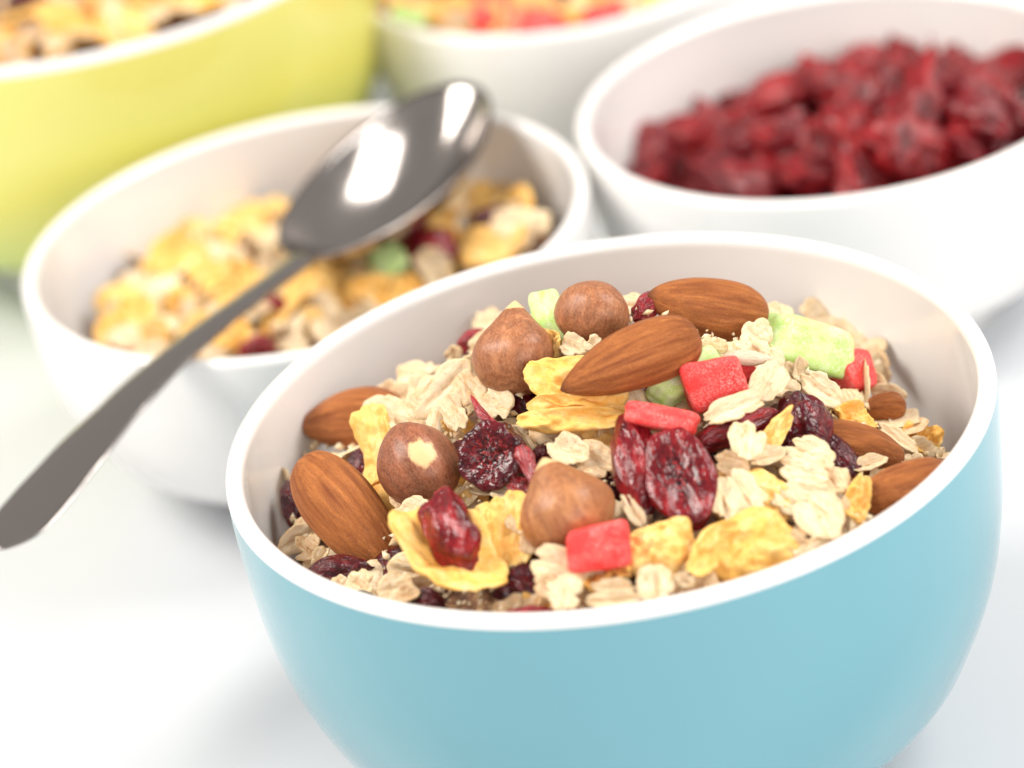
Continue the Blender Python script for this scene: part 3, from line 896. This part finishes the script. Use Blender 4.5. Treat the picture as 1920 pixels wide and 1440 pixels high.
def crumbs(heap, poly, n, mat, label):
    vs, fs = [], []
    while n > 0:
        u, v = rnd.uniform(min(p[0] for p in poly), max(p[0] for p in poly)), rnd.uniform(min(p[1] for p in poly), max(p[1] for p in poly))
        if not inside(poly, u, v): continue
        n -= 1
        p = EYE + ray(u, v) * (heap.hit(u, v) + .1 - rnd.uniform(-.2, .25))
        r = rnd.uniform(.02, .085)
        k = len(vs)
        ax = Vector([rnd.gauss(0, 1) for _ in range(3)]).normalized()
        b_ = ax.orthogonal().normalized(); c_ = ax.cross(b_)
        vs += [p + ax * r * 1.5, p - ax * r * 1.5] + [p + (b_ * math.cos(q) * rnd.uniform(.6, 1.2) + c_ * math.sin(q) * rnd.uniform(.3, .9)) * r for q in (0, 1.25, 2.5, 3.8, 5.0)]
        for q in range(5):
            fs.append((k, k + 2 + q, k + 2 + (q + 1) % 5)); fs.append((k + 1, k + 2 + (q + 1) % 5, k + 2 + q))
    new_obj('oat_crumbs', mesh('oat_crumbs', vs, fs, {'edge': [0.0] * len(vs)}), mat, None, label, 'oat crumbs', None, 'stuff')


crumbs(HB, PB, 1300, M['oat'], 'tiny oat crumbs sprinkled through the muesli of the blue bowl')

# spoon bowl
PS = [(196, 640), (215, 575), (290, 470), (450, 405), (560, 400), (700, 380), (880, 345), (980, 385), (1010, 435), (880, 505), (700, 600), (600, 640), (450, 664), (310, 672)]
GS = 'cornflakes in the bowl under the spoon'
cs = dict(heap=HS, group=GS)
corn(51, (290, 520), (380, 460), 96, .5, 'large pale cornflake standing at the back of the spoon bowl', m=.8, **cs)
corn(52, (214, 600), (300, 590), 92, .4, 'bright yellow cornflake at the far corner of the spoon bowl, by its rim', m=.7, **cs)
corn(53, (520, 545), (640, 560), 120, .5, 'rounded cornflake just below the spoon neck', m=.75, curl=(-.5, -.5, 0), **cs)
corn(54, (650, 550), (790, 545), 66, .5, 'orange yellow cornflake beside the rim of the blue bowl', m=.5, **cs)
corn(55, (400, 450), (520, 420), 80, .3, 'cornflake behind the spoon neck at the back of the spoon bowl', m=.6, **cs)
corn(56, (380, 560), (480, 510), 80, .3, 'pale cornflake seen just above the spoon handle', m=.7, **cs)
corn(57, (395, 640), (470, 610), 76, .4, 'pale cornflake just below the spoon handle', m=.7, **cs)
corn(58, (860, 480), (1000, 445), 66, .5, 'cornflake at the near rim of the spoon bowl beyond the spoon head', m=.5, **cs)
corn(59, (880, 370), (960, 375), 60, .3, 'cornflake behind the spoon head against the bowl wall', m=.5, **cs)
corn(60, (810, 430), (880, 490), 60, .5, 'curled cornflake strip beside the dark red cranberry by the spoon', roll=30, **cs)
ck = dict(heap=HS, group='dried cranberries in the spoon bowl')
cran(51, (760, 465), (856, 482), 100, .9, 'dark red cranberry below the spoon head', 'cran', **ck)
cran(52, (880, 440), (960, 400), 62, .9, 'dark cranberry beyond the spoon head', 'cran_dark', **ck)
cran(53, (450, 664), (514, 648), 40, .8, 'red cranberry at the near rim under the spoon handle', 'cran_red', **ck)
cran(54, (560, 600), (500, 560), 30, .1, 'red cranberry scrap beside the spoon handle', 'cran_red', **ck)
candy(51, (700, 520), (760, 490), 56, .4, 'pale green candied piece below the spoon head', 'green', heap=HS, group='green candied fruit in the spoon bowl', th=.3)
for i, (u, v, lab) in enumerate(((810, 490, 'round white oat flake in front of the dark red cranberry by the spoon'), (960, 415, 'white oat flake in front of the cranberry beyond the spoon head'))):
    put('oat_flake', OATS[i], M['oat'], frame(HS, (u - 36, v), (u + 36, v + 4), 52, .3, .9, m=.8, flat=True), lab, 'oat flake', 'white oat flakes beyond the spoon')
scatter(HS, PS, 54, CORNS, M['corn'], (.8, 1.35), (.55, .85), .3, (-.1, .2), 'cornflake', 'cornflake in the loose muesli around the spoon', 'cornflake', GS, .75, m=.5)
scatter(HS, PS, 150, OATS, M['oat'], (.6, 1.0), (.5, .75), .22, (.0, .3), 'oat_flake', 'pale oat flake in the loose muesli around the spoon', 'oat flake', 'oat flakes in the spoon bowl', .7, m=.5)

# cranberry bowl
PC = [(1192, 348), (1215, 270), (1300, 232), (1390, 190), (1440, 160), (1600, 130), (1740, 115), (1880, 130), (1915, 225), (1850, 272), (1750, 317), (1640, 350), (1530, 369), (1420, 375), (1330, 372)]
GC = 'dried cranberries filling the white bowl'
hk = dict(heap=HC, group=GC, m=.6)
cran(71, (1712, 215), (1754, 84), 72, 1.1, 'tall folded cranberry standing upright with a thin stalk end', 'cran_pile', .3, fold=.2, sharp=.4, **hk)
cran(72, (1786, 205), (1884, 136), 108, 1.0, 'round cranberry at the far end of the cranberry pile by the rim', 'cran_pile', .45, **hk)
cran(73, (1538, 176), (1644, 150), 122, 1.1, 'big round cranberry at the top of the pile', 'cran_pile', .5, **hk)
cran(74, (1396, 198), (1512, 164), 92, 1.0, 'bright red cranberry on the shoulder of the pile', 'cran_pile', .4, **hk)
cran(75, (1242, 252), (1334, 250), 74, 1.0, 'bright red cranberry at the low end of the pile', 'cran_pile', .35, **hk)
cran(76, (1510, 260), (1600, 265), 90, .7, 'cranberry with an orange spot in the middle of the pile', 'cran_pile', .4, cav=.4, **hk)
put('cranberry_stalk', strip_mesh(5, .05), M['cran_red'], frame(HC, (1747, 120), (1748, 62), 16, .05, .5), 'thin red stalk rising from the upright cranberry in the pile', 'stalk')
LC = 'wrinkled dark red cranberry among the others in the white bowl of cranberries'
scatter(HC, PC, 46, CRANS, M['cran_pile'], (1.1, 1.9), (.5, .75), .48, (-.3, .25), 'dried_cranberry', LC, 'dried cranberry', GC, .62, False)
scatter(HC, PC, 18, CRANS[:5], M['cran_pile'], (.9, 1.5), (.45, .75), .40, (.3, .9), 'dried_cranberry', LC, 'dried cranberry', GC, .85, False)

# lime bowl and back bowl: only their near edges reach into the picture
PG = [(0, 0), (430, 0), (400, 18), (300, 47), (200, 70), (100, 90), (0, 105)]
scatter(HG, PG, 30, CORNS, M['corn'], (1.1, 1.9), (.6, .9), .5, (-.1, .4), 'cornflake', 'golden cornflake in the muesli of the lime bowl', 'cornflake', 'cornflakes in the lime bowl', .7, m=.5)
scatter(HG, PG, 40, OATS, M['oat'], (.7, 1.1), (.5, .8), .3, (.0, .5), 'oat_flake', 'pale oat flake in the muesli of the lime bowl', 'oat flake', 'oat flakes in the lime bowl', .75, m=.5)
cran(81, (10, 4), (90, 0), 50, .5, 'dark cranberry at the top edge of the lime bowl filling', 'cran_dark', heap=HG, group='dried cranberries in the lime bowl')
PW = [(740, 28), (770, 0), (1240, 0), (1200, 20), (1100, 45), (1000, 62), (900, 68), (800, 55)]
scatter(HW, PW, 22, CORNS, M['corn'], (1.0, 1.6), (.6, .9), .5, (-.1, .3), 'cornflake', 'golden cornflake among the candied fruit in the back white bowl', 'cornflake', 'cornflakes in the back white bowl', .75, m=.5)
scatter(HW, PW, 14, OATS, M['oat'], (.7, 1.1), (.5, .8), .3, (.0, .3), 'oat_flake', 'pale oat flake among the candied fruit in the back white bowl', 'oat flake', 'oat flakes in the back white bowl', .9, m=.5)
scatter(HW, PW, 4, CANDS, M['red'], (.8, 1.1), (.6, .9), .4, (.1, .5), 'candied_fruit', 'red candied fruit piece in the back white bowl', 'candied fruit', 'red candied fruit in the back white bowl', 1.2, False)
candy(91, (742, 28), (800, 48), 40, .5, 'green candied piece at the rim of the back white bowl', 'green', heap=HW, group='green candied fruit in the back white bowl', th=.3)
